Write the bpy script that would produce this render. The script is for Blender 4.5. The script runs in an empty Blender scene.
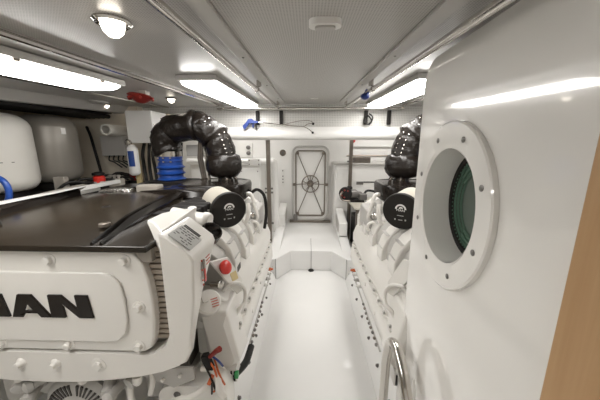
import bpy, bmesh, math, random
from mathutils import Vector, Matrix
from mathutils.geometry import tessellate_polygon
R = math.radians
random.seed(7)
SC = bpy.context.scene
COL = SC.collection

# ------------------------------------------------------------------ camera, world, exposure
cam_d = bpy.data.cameras.new('camera'); cam_d.sensor_width = 36; cam_d.lens = 16.0; cam_d.clip_start = .02
cam = bpy.data.objects.new('camera', cam_d); COL.objects.link(cam); SC.camera = cam
cam.location = (0, 0, 1.55); cam.rotation_euler = (R(90-11.94), 0, R(1.7))
w = bpy.data.worlds.new('world'); SC.world = w; w.use_nodes = True
w.node_tree.nodes['Background'].inputs[0].default_value = (1, .97, .93, 1)
w.node_tree.nodes['Background'].inputs[1].default_value = .15
SC.view_settings.view_transform = 'Standard'; SC.view_settings.look = 'None'
SC.view_settings.gamma = 1; SC.view_settings.use_curve_mapping = False
SC.view_settings.exposure = 0.95
LAMP = 9.5          # fluorescent diffusers
BULB = 6.0          # round warm lamps
SC.cycles.max_bounces = 10; SC.cycles.diffuse_bounces = 6; SC.cycles.glossy_bounces = 5

# ------------------------------------------------------------------ materials
MATS = {}
def mat(name, col, rough=.5, metal=0, coat=0, emit=None, es=0, spec=.5, var=0, vscale=6, bump=0, bscale=60, trans=0, alpha=1):
    if name in MATS: return MATS[name]
    m = bpy.data.materials.new(name); m.use_nodes = True
    nt = m.node_tree; p = nt.nodes['Principled BSDF']
    p.inputs['Base Color'].default_value = (*col, 1); p.inputs['Roughness'].default_value = rough
    p.inputs['Metallic'].default_value = metal; p.inputs['Coat Weight'].default_value = coat
    p.inputs['Coat Roughness'].default_value = .04; p.inputs['Specular IOR Level'].default_value = spec
    p.inputs['Transmission Weight'].default_value = trans; p.inputs['Alpha'].default_value = alpha
    if emit: p.inputs['Emission Color'].default_value = (*emit, 1); p.inputs['Emission Strength'].default_value = es
    tc = nt.nodes.new('ShaderNodeTexCoord')
    if var:
        n = nt.nodes.new('ShaderNodeTexNoise'); n.inputs['Scale'].default_value = vscale; n.inputs['Detail'].default_value = 5
        nt.links.new(tc.outputs['Object'], n.inputs['Vector'])
        mx = nt.nodes.new('ShaderNodeMix'); mx.data_type = 'RGBA'
        mx.inputs[6].default_value = (*[c*(1-var) for c in col], 1); mx.inputs[7].default_value = (*[min(1, c*(1+var)) for c in col], 1)
        nt.links.new(n.outputs['Fac'], mx.inputs[0]); nt.links.new(mx.outputs[2], p.inputs['Base Color'])
    if bump:
        n = nt.nodes.new('ShaderNodeTexNoise'); n.inputs['Scale'].default_value = bscale; n.inputs['Detail'].default_value = 4
        nt.links.new(tc.outputs['Object'], n.inputs['Vector'])
        b = nt.nodes.new('ShaderNodeBump'); b.inputs['Strength'].default_value = bump; b.inputs['Distance'].default_value = .01
        nt.links.new(n.outputs['Fac'], b.inputs['Height']); nt.links.new(b.outputs[0], p.inputs['Normal'])
    MATS[name] = m
    return m
def perforated(name, col, dark, pitch, rough=.35, metal=.0, ax=(0, 1)):
    """sheet pierced with a regular grid of small holes"""
    m = mat(name, col, rough, metal); nt = m.node_tree; p = nt.nodes['Principled BSDF']
    tc = nt.nodes.new('ShaderNodeTexCoord'); sp = nt.nodes.new('ShaderNodeSeparateXYZ'); nt.links.new(tc.outputs['Object'], sp.inputs[0])
    out = []
    for a in ax:
        f = nt.nodes.new('ShaderNodeMath'); f.operation = 'MULTIPLY'; f.inputs[1].default_value = 2*math.pi/pitch
        nt.links.new(sp.outputs[a], f.inputs[0])
        s = nt.nodes.new('ShaderNodeMath'); s.operation = 'COSINE'; nt.links.new(f.outputs[0], s.inputs[0]); out.append(s)
    ad = nt.nodes.new('ShaderNodeMath'); ad.operation = 'ADD'; nt.links.new(out[0].outputs[0], ad.inputs[0]); nt.links.new(out[1].outputs[0], ad.inputs[1])
    gt = nt.nodes.new('ShaderNodeMath'); gt.operation = 'GREATER_THAN'; gt.inputs[1].default_value = .75; nt.links.new(ad.outputs[0], gt.inputs[0])
    mx = nt.nodes.new('ShaderNodeMix'); mx.data_type = 'RGBA'; mx.inputs[6].default_value = (*col, 1); mx.inputs[7].default_value = (*dark, 1)
    nt.links.new(gt.outputs[0], mx.inputs[0]); nt.links.new(mx.outputs[2], p.inputs['Base Color'])
    return m
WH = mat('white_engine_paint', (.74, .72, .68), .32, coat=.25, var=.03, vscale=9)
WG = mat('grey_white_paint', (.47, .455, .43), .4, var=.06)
GEL = mat('white_gelcoat', (.84, .825, .79), .15, coat=1.0, var=.012, vscale=2)
WALL = mat('white_wall', (.82, .81, .785), .35, coat=.15, var=.02, vscale=3)
FLOOR = mat('white_floor_paint', (.82, .815, .80), .28, coat=.25, var=.03, vscale=4)
CEIL = perforated('perforated_ceiling', (.47, .455, .43), (.27, .26, .245), .0085, .3)
SOF = mat('grey_soffit_panel', (.46, .445, .42), .42, var=.05, vscale=3)
BEAMP = perforated('perforated_white_sheet', (.60, .59, .56), (.36, .35, .33), .018, .35, ax=(0, 2))
BLK = mat('gloss_black_cover', (.013, .010, .008), .20, spec=.32, var=.2, vscale=3)
BLT = mat('satin_black_cover', (.022, .017, .012), .22, spec=.28, var=.35, vscale=4)
BLM = mat('matt_black', (.012, .010, .009), .6, spec=.25, bump=.2)
BLC = mat('black_plastic_cap', (.016, .014, .012), .5, spec=.25, bump=.1, bscale=200)
RUB = mat('black_rubber_hose', (.010, .009, .008), .5, spec=.3)
LAG = mat('black_lagging', (.011, .008, .006), .30, spec=.38, bump=1.0, bscale=26)
STEEL = mat('stainless_steel', (.60, .575, .54), .12, 1)
DST = mat('dull_steel', (.23, .20, .17), .35, .8, var=.2, vscale=25)
BOLT = mat('grey_bolt', (.20, .19, .18), .4, .6)
SIL = mat('grey_tank', (.25, .23, .20), .33, .2, var=.08)
TNK = mat('white_tank', (.66, .64, .59), .4, var=.05)
BEI = mat('beige_panel', (.70, .63, .52), .6, var=.18, vscale=5)
TAU = mat('taupe_paint', (.35, .32, .28), .45, var=.1)
TAUD = mat('dark_taupe_gap_shade', (.10, .085, .07), .5, var=.3)  # shade of the gaps under the front cradle, put into the colour
FIN = mat('brown_fins', (.34, .29, .235), .45, .1, var=.2, vscale=20)
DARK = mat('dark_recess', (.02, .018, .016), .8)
BLUE = mat('blue_silicone', (.010, .055, .27), .35)
BLUD = mat('blue_plastic', (.010, .035, .20), .4)
RED = mat('red_plastic', (.62, .03, .02), .3, coat=.4)
REDD = mat('dark_red_plastic', (.20, .018, .012), .4, spec=.3)
ORG = mat('orange_plastic', (.55, .12, .03), .45)
GRN = mat('green_plastic', (.03, .28, .08), .4)
GLG = mat('green_glass_edge', (.10, .17, .125), .15, coat=.5)
YEL = mat('yellow_label', (.62, .50, .26), .5)
LBL = mat('white_label', (.80, .79, .76), .5)
LCD = mat('grey_display_label', (.40, .40, .38), .4)
INK = mat('dark_ink', (.05, .045, .04), .5)
INKR = mat('red_ink', (.6, .15, .1), .5)
CREAM = mat('cream_filter', (.44, .41, .35), .45, var=.08)
COP = mat('copper_pipe', (.50, .24, .12), .35, .8)
WOOD = mat('oak_jamb', (.50, .31, .15), .45)
def wood():
    nt = WOOD.node_tree; p = nt.nodes['Principled BSDF']; tc = nt.nodes.new('ShaderNodeTexCoord')
    mp = nt.nodes.new('ShaderNodeMapping'); mp.inputs['Scale'].default_value = (30, 30, 1.5)
    n = nt.nodes.new('ShaderNodeTexNoise'); n.inputs['Scale'].default_value = 2; n.inputs['Detail'].default_value = 6
    mx = nt.nodes.new('ShaderNodeMix'); mx.data_type = 'RGBA'; mx.inputs[6].default_value = (.40, .23, .10, 1); mx.inputs[7].default_value = (.56, .36, .19, 1)
    nt.links.new(tc.outputs['Object'], mp.inputs[0]); nt.links.new(mp.outputs[0], n.inputs['Vector']); nt.links.new(n.outputs['Fac'], mx.inputs[0]); nt.links.new(mx.outputs[2], p.inputs['Base Color'])
wood()
GLASS = mat('tinted_glass', (.10, .13, .11), .05, coat=.5)
TUBE = mat('fluorescent_diffuser', (.9, .9, .9), .4, emit=(1, .975, .94), es=LAMP)
BULBM = mat('warm_lamp_glass', (.9, .9, .9), .4, emit=(1, .90, .76), es=BULB)
FOIL = mat('silver_foil', (.7, .68, .65), .25, 1, bump=1.0, bscale=60)

# ------------------------------------------------------------------ geometry helpers
class B:
    """collects shapes for ONE mesh object"""
    def __init__(s): s.bm = bmesh.new()
    def _v(s, pts): return [s.bm.verts.new(p) for p in pts]
    def _f(s, vs):
        try: s.bm.faces.new(vs)
        except ValueError: pass
    def box(s, x0, x1, y0, y1, z0, z1, rot=None):
        c = Vector(((x0+x1)/2, (y0+y1)/2, (z0+z1)/2))
        vs = []
        for z in (z0, z1):
            for x, y in ((x0, y0), (x1, y0), (x1, y1), (x0, y1)):
                p = Vector((x, y, z))
                if rot is not None: p = c + rot @ (p-c)
                vs.append(s.bm.verts.new(p))
        for f in ((3, 2, 1, 0), (4, 5, 6, 7), (0, 1, 5, 4), (1, 2, 6, 5), (2, 3, 7, 6), (3, 0, 4, 7)): s._f([vs[i] for i in f])
        return s
    def loft(s, rings, caps=True):
        rs = [s._v(r) for r in rings]; n = len(rs[0])
        for a, b in zip(rs, rs[1:]):
            for i in range(n): s._f([a[i], a[(i+1) % n], b[(i+1) % n], b[i]])
        if caps: s._f(rs[0][::-1]); s._f(rs[-1])
        return s
    def tube(s, pts, r, seg=10, smooth=0, caps=True, closed=False):
        P = [Vector(p) for p in pts]
        if smooth: P = catmull(P, smooth, closed)
        n = len(P); rr = r if isinstance(r, (list, tuple)) else None
        up = None; rings = []
        for i, p in enumerate(P):
            if closed: t = (P[(i+1) % n]-P[i-1]).normalized()
            else: t = (P[min(i+1, n-1)]-P[max(i-1, 0)]).normalized()
            if up is None: up = t.orthogonal().normalized()
            else: up = (up - t*up.dot(t)).normalized()
            bi = t.cross(up)
            k = rr[0]+(rr[1]-rr[0])*i/(n-1) if rr and len(rr) == 2 else (rr[min(i, len(rr)-1)] if rr else r)
            rings.append([p+up*math.cos(2*math.pi*j/seg)*k+bi*math.sin(2*math.pi*j/seg)*k for j in range(seg)])
        if closed:
            rs = [s._v(q) for q in rings]
            for a, b in zip(rs, rs[1:]+rs[:1]):
                for i in range(seg): s._f([a[i], a[(i+1) % seg], b[(i+1) % seg], b[i]])
            return s
        return s.loft(rings, caps)
    def lathe(s, o, ax, prof, seg=32):
        """prof: list of (distance along axis, radius)"""
        o = Vector(o); ax = Vector(ax).normalized(); u = ax.orthogonal().normalized(); v = ax.cross(u)
        return s.loft([[o+ax*h+(u*math.cos(2*math.pi*j/seg)+v*math.sin(2*math.pi*j/seg))*max(r, 1e-4) for j in range(seg)] for h, r in prof])
    def cyl(s, a, b, r, seg=20):
        a = Vector(a); d = Vector(b)-a
        return s.lathe(a, d, [(0, r), (d.length, r)], seg)
    def prism(s, outer, d, f, holes=()):
        """outline in (u, v) with holes, extruded over the range d along w; f(u, v, w) gives the point"""
        loops = [list(outer)]+[list(h) for h in holes]
        tri = tessellate_polygon([[Vector((p[0], p[1], 0)) for p in l] for l in loops])
        flat = [p for l in loops for p in l]
        a = s._v([f(p[0], p[1], d[0]) for p in flat]); b = s._v([f(p[0], p[1], d[1]) for p in flat])
        for t in tri: s._f([a[i] for i in t]); s._f([b[i] for i in reversed(t)])
        k = 0
        for l in loops:
            n = len(l)
            for i in range(n): s._f([a[k+i], a[k+(i+1) % n], b[k+(i+1) % n], b[k+i]])
            k += n
        return s
    def quad(s, *pts): s._f(s._v(pts)); return s
    def ball(s, c, r, sc=(1, 1, 1), seg=20):
        c = Vector(c); n = seg//2
        rings = [[c+Vector((r*sc[0]*math.sin(t)*math.cos(2*math.pi*j/seg), r*sc[1]*math.sin(t)*math.sin(2*math.pi*j/seg), r*sc[2]*math.cos(t))) for j in range(seg)] for t in [max(.02, min(math.pi-.02, math.pi*i/n)) for i in range(n+1)]]
        return s.loft(rings)
def catmull(P, k, closed=False):
    out = []; n = len(P)
    for i in range(n if closed else n-1):
        g = (lambda j: P[j % n]) if closed else (lambda j: P[max(0, min(n-1, j))])
        a, b, c, d = g(i-1), g(i), g(i+1), g(i+2)
        for q in range(k):
            t = q/k
            out.append(.5*((2*b)+(c-a)*t+(2*a-5*b+4*c-d)*t*t+(3*b-a-3*c+d)*t**3))
    if not closed: out.append(P[-1])
    return out
def rrect(x0, x1, y0, y1, r, n=6):
    o = []
    for cx, cy, a in ((x1-r, y1-r, 0), (x0+r, y1-r, 90), (x0+r, y0+r, 180), (x1-r, y0+r, 270)):
        for i in range(n+1): t = R(a+90*i/n); o.append((cx+r*math.cos(t), cy+r*math.sin(t)))
    return o
def circ(cx, cy, r, n=40): return [(cx+r*math.cos(2*math.pi*i/n), cy+r*math.sin(2*math.pi*i/n)) for i in range(n)]
XZ = lambda u, v, w_: (u, w_, v)
YZ = lambda u, v, w_: (w_, u, v)
XY = lambda u, v, w_: (u, v, w_)
MIR = [False]
def mx(x): return .08-x if MIR[0] else x
def mk(name, b, m, parent=None, bevel=0, seg=2, auto=38, label=None, cat=None, group=None, kind=None):
    bm = b.bm
    if MIR[0]:
        for v in bm.verts: v.co.x = .08-v.co.x
    bmesh.ops.recalc_face_normals(bm, faces=bm.faces)
    base = Vector((0, 0, 0))
    if parent is None and kind is None and bm.verts:
        xs = [v.co for v in bm.verts]
        base = Vector(((min(v.x for v in xs)+max(v.x for v in xs))/2, (min(v.y for v in xs)+max(v.y for v in xs))/2, min(v.z for v in xs)))
    elif parent is not None: base = world_of(parent)
    for v in bm.verts: v.co -= base
    for f in bm.faces: f.smooth = True
    for e in bm.edges:
        if len(e.link_faces) == 2: e.smooth = e.calc_face_angle(0) < R(auto)
    me = bpy.data.meshes.new(name); bm.to_mesh(me); bm.free()
    me.materials.append(m)
    o = bpy.data.objects.new(name, me); COL.objects.link(o)
    if parent is None: o.location = base
    else: o.parent = parent
    o['_'] = tuple(base) ; 
    if bevel:
        md = o.modifiers.new('bevel', 'BEVEL'); md.width = bevel; md.segments = seg; md.limit_method = 'ANGLE'; md.angle_limit = R(40); md.harden_normals = True
    tag(o, label, cat, group, kind)
    return o
def world_of(o):
    return Vector(o['_'])
def tag(o, label=None, cat=None, group=None, kind=None):
    if label: o['label'] = label
    if cat: o['category'] = cat
    if group: o['group'] = group
    if kind: o['kind'] = kind
    return o
def thing(name, loc, label, cat, group=None):
    o = bpy.data.objects.new(name, None); COL.objects.link(o); o.empty_display_size = .05
    loc = (mx(loc[0]), loc[1], loc[2]); o.location = loc; o['_'] = tuple(loc)
    return tag(o, label, cat, group)
def struct(name, b, m, **k): return mk(name, b, m, kind='structure', **k)
def hexbolt(name, p, d, r, m, parent, h=.012, washer=True, **k):
    b = B(); p = Vector(p); d = Vector(d).normalized()
    if washer: b.lathe(p, d, [(0, r*1.55), (.003, r*1.55), (.004, r*1.4)], 18)
    b.lathe(p+d*.003, d, [(0, r), (h*.8, r), (h, r*.8)], 6)
    return mk(name, b, m, parent, auto=20, **k)
def text(name, body, size, loc, rot, m, parent, depth=.001, align='CENTER', sx=1):
    cu = bpy.data.curves.new(name, 'FONT'); cu.body = body; cu.size = size; cu.extrude = depth; cu.align_x = align; cu.align_y = 'CENTER'
    t = bpy.data.objects.new(name, cu); COL.objects.link(t)
    dg = bpy.context.evaluated_depsgraph_get()
    me = bpy.data.meshes.new_from_object(t.evaluated_get(dg)); bpy.data.objects.remove(t)
    M = Matrix.Translation(Vector(loc)-world_of(parent)) @ rot.to_4x4() @ Matrix.Diagonal((sx, 1, 1, 1)); me.transform(M)
    me.materials.clear(); me.materials.append(m)
    o = bpy.data.objects.new(name, me); COL.objects.link(o); o.parent = parent; o['_'] = tuple(world_of(parent))
    return o
def frame_rot(normal, up=(0, 0, 1)):
    """rotation whose z looks along normal and y up"""
    z = Vector(normal).normalized(); x = Vector(up).cross(z).normalized(); y = z.cross(x)
    return Matrix((x, y, z)).transposed()
def plate_on(b, c, rot, w_, h, t0, t1):
    pts = []
    f = lambda u, v, q: Vector(c)+rot @ Vector((u, v, q))
    return b.prism([(-w_/2, -h/2), (w_/2, -h/2), (w_/2, h/2), (-w_/2, h/2)], (t0, t1), f)
def CZ(y): return 1.875+.033*y       # the ceiling rises gently aft

ORD = ['first', 'second', 'third', 'fourth', 'fifth', 'sixth', 'seventh', 'eighth', 'ninth', 'tenth']
# ------------------------------------------------------------------ structure
struct('floor', B().box(-3.0, 3.0, -1.0, 4.6, -.06, 0), FLOOR)
b = B(); b.prism([(-1.0, CZ(-1.0)), (4.6, CZ(4.6)), (4.6, CZ(4.6)+.08), (-1.0, CZ(-1.0)+.08)], (-3.0, 3.0), YZ); struct('ceiling', b, CEIL)
struct('wall_left', B().box(-3.0, -2.85, -1.0, 4.6, 0, 2.1), BEI)
struct('wall_right', B().box(2.85, 3.0, -1.0, 4.6, 0, 2.1), WALL)
struct('wall_front', B().box(-3.0, 3.0, -1.1, -1.0, 0, 2.1), WALL)
struct('wall_back', B().box(-3.0, 3.0, 4.38, 4.6, 0, 2.2), WALL)
# hatch surround on the back bulkhead
struct('trim_1', B().prism(rrect(-.50, .50, .262, 1.80, .02), (4.34, 4.385), XZ, [rrect(-.255, .335, .36, 1.50, .11)]), WALL, bevel=.006)
# outboard soffits, a step lower than the ceiling
for sgn in (-1, 1):
    X = lambda x: x if sgn < 0 else .08-x
    b = B(); b.prism([(X(-.95), 0.0), (X(-2.10), 0.0), (X(-2.10), -.10), (X(-2.02), -.10), (X(-1.96), -.028), (X(-.95), -.018)], (-1.0, 3.12), lambda u, v, q: (u, q, CZ(q)+v))
    struct('soffit_left' if sgn < 0 else 'soffit_right', b, SOF)
    struct('trim_2' if sgn < 0 else 'trim_3', B().tube([(X(-.95), -1, CZ(-1)-.018), (X(-.95), 3.1, CZ(3.1)-.018)], .012, 8), STEEL)
    struct('trim_4' if sgn < 0 else 'trim_5', B().tube([(X(-1.57), -1, CZ(-1)-.030), (X(-1.57), 3.1, CZ(3.1)-.030)], .009, 8), STEEL)
# long girders that carry the engines
for sgn in (-1, 1):
    X = lambda x: x if sgn < 0 else .08-x
    b = B(); b.prism([(X(-.355), 0), (X(-.365), .02), (X(-.43), .15), (X(-.46), .17), (X(-.62), .17), (X(-.62), 0)], (-1.0, 4.34), lambda u, v, q: (u, q, v))
    struct('girder_left' if sgn < 0 else 'girder_right', b, FLOOR, bevel=.008)
    for i in range(8):
        y = 1.02+.26*i
        g = B(); g.lathe((X(-.398), y, .088), (-.9*sgn, 0, .45), [(0, .014), (.003, .014), (.0035, .009), (.013, .009), (.014, .007)], 8)
        mk('girder_bolt', g, BOLT, label='small grey bolt head on the sloping %s girder, %s of its row from the camera' % ('left' if sgn < 0 else 'right', ORD[i]), cat='bolt', group='bolts along the %s girder' % ('left' if sgn < 0 else 'right'))
# step up to the hatch: chamfered box with a seam
b = B(); b.prism([(-.36, 2.83), (-.205, 3.08), (.295, 3.08), (.455, 2.83), (.56, 2.83), (.56, 4.34), (-.46, 4.34), (-.46, 2.83)], (0, .262), XY)
struct('step', b, FLOOR, bevel=.012)
struct('trim_6', B().box(.0435, .0485, 3.074, 3.52, .0, .2635), BOLT)
for sgn, nm in ((-1, 'trim_7'), (1, 'trim_8')):
    X = lambda x: x if sgn < 0 else .08-x
    b = B(); b.prism([(3.02, .26), (3.5, .34), (4.3, .34), (4.3, .26)], (X(-.46), X(-.34)), YZ); struct(nm, b, FLOOR, bevel=.006)
for sgn, nm in ((-1, 'trim_14'), (1, 'trim_15')):
    X = lambda x: x if sgn < 0 else .08-x
    struct(nm, B().box(min(X(-.366), X(-.361)), max(X(-.366), X(-.361)), 2.824, 2.83, .0, .262), BOLT)
b = B(); b.lathe((.046, 3.079, .0), (0, 0, 1), [(0, .038), (.006, .036), (.02, .024), (.026, .004)], 20); mk('floor_drain', b, DARK, label='dark half-round drain at the foot of the white step', cat='drain')
# transverse beam: perforated sheet above, rounded duct along its lower edge
b = B(); b.prism([(3.12, 2.02), (3.10, 1.97), (3.10, 1.715), (3.16, 1.70), (3.3, 1.72), (3.3, 2.02)], (-2.85, 2.85), YZ); struct('beam', b, BEAMP)
b = B(); b.prism([(3.101, 1.735), (3.090, 1.715), (3.072, 1.695), (3.062, 1.67), (3.061, 1.645), (3.070, 1.62), (3.09, 1.603), (3.13, 1.592), (3.20, 1.59), (3.28, 1.60), (3.29, 1.70), (3.16, 1.735)], (-2.85, 2.85), YZ); struct('trim_9', b, WALL, auto=60)

# ------------------------------------------------------------------ the white door leaf with its porthole, and the oak jamb
DX = .47
YZd = lambda u, v, w_: (w_, u, v)
PC = (.885, 1.345); OY, OZ = .94, 1.085
def ov(b):
    for v in b.bm.verts: v.co.y = PC[0]+(v.co.y-PC[0])*OY; v.co.z = PC[1]+(v.co.z-PC[1])*OZ
    return b
outer = [(.40, .0), (1.165, .0)] + [(1.165-.09+.09*math.cos(t), 1.862-.09+.09*math.sin(t)) for t in [R(90*i/8) for i in range(9)]] + [(.40, 1.862)]
door = mk('door_1', B().prism(outer, (DX, DX+.13), YZd, [[(PC[0]+.176*OY*math.cos(2*math.pi*i/56), PC[1]+.176*OZ*math.sin(2*math.pi*i/56)) for i in range(56)]]), GEL, kind='structure', bevel=.006, seg=3)
b = B(); n = 72
def ringz(r, x): return [(x, PC[0]+r*math.cos(2*math.pi*i/n), PC[1]+r*math.sin(2*math.pi*i/n)) for i in range(n)]
rs = [ringz(r, x) for r, x in ((.255, DX-.0005), (.255, DX-.014), (.250, DX-.018), (.186, DX-.018), (.176, DX-.012), (.172, DX+.10), (.178, DX+.10), (.179, DX+.002))]
b.loft(rs+[rs[0]], caps=False); bmesh.ops.remove_doubles(b.bm, verts=b.bm.verts, dist=1e-5)
mk('porthole_ring', ov(b), GEL, door, auto=30)
for i in range(8):
    a = R(22+45*i); r = .215
    b = B(); b.lathe((DX-.0175, PC[0]+OY*r*math.cos(a), PC[1]+OZ*r*math.sin(a)), (-1, 0, 0), [(0, .009), (.002, .009), (.0025, .007), (.0035, .006), (.004, .003)], 14); mk('screw', b, BOLT, door)
b = B(); rs = [ringz(r, x) for r, x in ((.1715, DX+.086), (.155, DX+.086), (.152, DX+.098), (.1715, DX+.098))]; b.loft(rs+[rs[0]], caps=False); mk('gasket', ov(b), BLM, door, label='black rubber gasket')
b = B()
for k in range(3):
    q = .152-.014*k; rs = [ringz(r, x) for r, x in ((q+.002, DX+.095+.004*k), (q-.010, DX+.092+.004*k), (q-.012, DX+.112), (q+.002, DX+.112))]; b.loft(rs+[rs[0]], caps=False)
mk('glass_rim', ov(b), GLG, door, label='dark green ribbed rim')
b = B()
for i in range(64):
    a = 2*math.pi*i/64; b.ball((DX+.089, PC[0]+.1475*math.cos(a), PC[1]+.1475*math.sin(a)), .003, seg=6)
mk('rim_teeth', ov(b), GLG, door)
b = B(); b.lathe((DX+.108, PC[0], PC[1]), (1, 0, 0), [(0, .14), (.008, .14)], 48); mk('porthole_glass', ov(b), GLASS, door)
struct('trim_10', B().box(.455, .62, .18, .445, 0, 1.87), WOOD, bevel=.004)
# stainless grab hoop by the door
t = B().tube([(.384, 1.115, 0), (.384, 1.115, .40), (.384, 1.11, .545), (.385, 1.075, .655), (.388, 1.005, .685), (.39, .93, .645), (.392, .86, .56), (.394, .825, .44), (.395, .815, 0)], .0215, 18, smooth=7)
mk('grab_rail', t, STEEL, label='polished stainless tube hoop standing on the floor beside the white door', cat='rail')

# ------------------------------------------------------------------ back hatch (door_2)
hy = 4.335
hd = mk('door_2', B().prism(rrect(-.255, .335, .30, 1.51, .12), (hy-.03, hy+.05), XZ), WALL, kind='structure', bevel=.008)
def XZr(o, w_, d0, d1): return B().prism(rrect(*o), (d0, d1), XZ, [rrect(o[0]+w_, o[1]-w_, o[2]+w_, o[3]-w_, max(.01, o[4]-w_))])
mk('hatch_rim', XZr((-.262, .342, .292, 1.52, .125), .03, hy-.05, hy-.01), WG, hd, bevel=.004)
mk('gasket', XZr((-.205, .285, .37, 1.45, .07), .022, hy-.048, hy-.028), DST, hd, label='dark metal frame bar')
hc = Vector((.04, hy-.085, .915))
b = B(); b.tube([hc+Vector((.135*math.cos(t), 0, .135*math.sin(t))) for t in [2*math.pi*i/36 for i in range(36)]], .009, 8, closed=True)
mk('handwheel', b, DST, hd)
b = B()
for i in range(5):
    a = R(90+72*i); b.cyl(hc, hc+Vector((.13*math.cos(a), 0, .13*math.sin(a))), .006, 8)
b.lathe(hc+Vector((0, .06, 0)), (0, -1, 0), [(0, .055), (.02, .055), (.03, .03), (.075, .025), (.08, .01)], 20)
mk('wheel_hub', b, DST, hd)
for px_, pz_ in ((-.165, 1.40), (.245, 1.40), (-.165, .42), (.245, .42), (-.225, .90), (.305, .90)):
    q = Vector((px_, hy-.045, pz_)); b = B(); b.cyl(hc+Vector((0, .03, 0)), q, .007, 8); mk('dogging_rod', b, DST, hd)
    b = B(); b.box(px_-.022, px_+.022, hy-.065, hy-.028, pz_-.02, pz_+.02); mk('dog', b, DST, hd, bevel=.004)
mk('sill_bar', B().box(-.30, .38, hy-.07, hy-.0, .262, .30), DST, hd, bevel=.005)
mk('latch_block', B().box(-.235, -.17, hy-.09, hy-.04, .30, .40), BOLT, hd, bevel=.005)

# ------------------------------------------------------------------ ceiling gear
def lamp(x0, x1, y0, y1, z, label):
    t = thing('fluorescent_lamp', ((x0+x1)/2, (y0+y1)/2, z((y0+y1)/2)), label, 'lamp', None)
    zz = lambda v: (lambda q: z(q)+v)
    def sk(xa, xb, ya, yb, va, vb):
        return B().prism([(xa, ya), (xb, ya), (xb, yb), (xa, yb)], (va, vb), lambda u, v, q: (u, v, z(v)+q))
    mk('housing', sk(x0-.016, x1+.016, y0-.02, y1+.02, -.030, .0), WG, t, bevel=.004)
    d = B(); n = 10; rings = []
    for yy, s in ((y0, .5), (y0+.02, .9), (y0+.06, 1), (y1-.06, 1), (y1-.02, .9), (y1, .5)):
        ring = []
        for i in range(n+1):
            a = math.pi*i/n; c = (x0+x1)/2; hw = (x1-x0)/2*(.94+.06*s)
            ring.append((c-hw*math.copysign(abs(math.cos(a))**.5, math.cos(a)), yy, z(yy)-.026-.034*s*math.sin(a)**.45))
        rings.append(ring)
    d.loft(rings); mk('diffuser', d, TUBE, t)
    nclip = int((y1-y0)/.45)
    for i in range(nclip):
        yy = y1-.15-i*.42
        for xx in (x0-.002, x1+.002):
            mk('clip', B().box(xx-.006, xx+.006, yy-.012, yy+.012, z(yy)-.04, z(yy)-.012), DST, t)
    return t
SZ = lambda y: CZ(y)-.024
lamp(-1.31, -1.075, -.10, 1.60, SZ, 'long glowing fluorescent lamp over the black-topped engine and tanks, largest and nearest')  # near end lengthened out of view to brighten the door and porthole liner
lamp(-.73, -.53, 1.60, 2.92, CZ, 'glowing fluorescent lamp on the ceiling above the black lagged exhaust elbow, left of the rails')
lamp(.61, .81, 1.60, 2.92, CZ, 'glowing fluorescent lamp on the ceiling right of both rails, half hidden by the white door')
lamp(1.155, 1.39, -.10, 1.60, SZ, 'fluorescent lamp over the far side engine, hidden behind the white door')  # unseen mirror of the left lamp, lengthened likewise for more light
for x0, x1, wd in ((-1.5, -.55, 'left'), (.62, 1.6, 'right')): lamp(x0, x1, 3.62, 3.78, CZ, 'glowing lamp in the far bay behind the beam, on the %s' % wd)
# stainless ceiling rails, each with two hangers
for x0, x1, lab in ((-.325, -.313, 'polished stainless ceiling rail left of the smoke detector'), (.415, .382, 'polished stainless ceiling rail right of the smoke detector')):
    z = lambda y: CZ(y)-.035
    t = thing('ceiling_rail', (x0, 1.5, z(1.5)), lab, 'rail')
    s_ = -1 if x0 < 0 else 1
    f = lambda y: x0+(x1-x0)*(y+.2)/3.1
    mk('tube', B().tube([(f(-.2), -.2, z(-.2)-.02), (f(2.92), 2.92, z(2.92)-.02)], .0125, 14), STEEL, t)
    mk('gap_strip', B().tube([(f(-.2)+.017*s_, -.2, z(-.2)-.006), (f(2.92)+.015*s_, 2.92, z(2.92)-.006)], .0045, 10), BLM, t, label='black strip painting the dark gap beside the rail')  # black strip paints in the dark gap between rail and ceiling
    b = B(); b.prism([(f(-.2)-s_*.020, -.2), (f(-.2)-s_*.075, -.2), (f(2.9)-s_*.07, 2.9), (f(2.9)-s_*.020, 2.9)], (-.014, -.0005), lambda u, v, q: (u, v, CZ(v)+q))
    mk('channel', b, SOF, t, bevel=.003, label='grey channel screwed to the ceiling')
    for yy in (.55, 1.2, 1.85, 2.5):
        mk('screw', B().lathe((f(yy)-s_*.047, yy, CZ(yy)-.014), (0, 0, -1), [(0, .006), (.003, .004)], 8), BOLT, t)
    for yy in (.30, 1.75, 2.80):
        b = B(); b.box(f(yy)-s_*.012-.014, f(yy)-s_*.012+.014, yy-.008, yy+.008, z(yy)-.004, CZ(yy)); b.lathe((f(yy), yy-.015, z(yy)-.02), (0, 1, 0), [(0, .017), (.03, .017)], 16)
        mk('bracket', b, STEEL, t, bevel=.002)
b = B(); z = CZ(2.9)-.055
b.tube([(-.98, 3.09, z), (-.96, 3.0, z), (-.88, 2.965, z), (0, 2.96, z), (.90, 2.965, z), (.99, 3.0, z), (1.01, 3.09, z)], .012, 12, smooth=6)
mk('grab_rail', b, STEEL, label='thin stainless rail running across under the ceiling in front of the white beam', cat='rail')
b = B(); b.ball((.384, 1.93, CZ(1.93)-.075), .03, (1, 1.3, .7)); b.tube([(.384, 1.93, CZ(1.93)-.06), (.40, 1.96, CZ(1.9)-.03)], .01, 8); mk('hose_clamp', b, BLUD, label='small blue plastic clip on the right ceiling rail', cat='clip')
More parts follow.
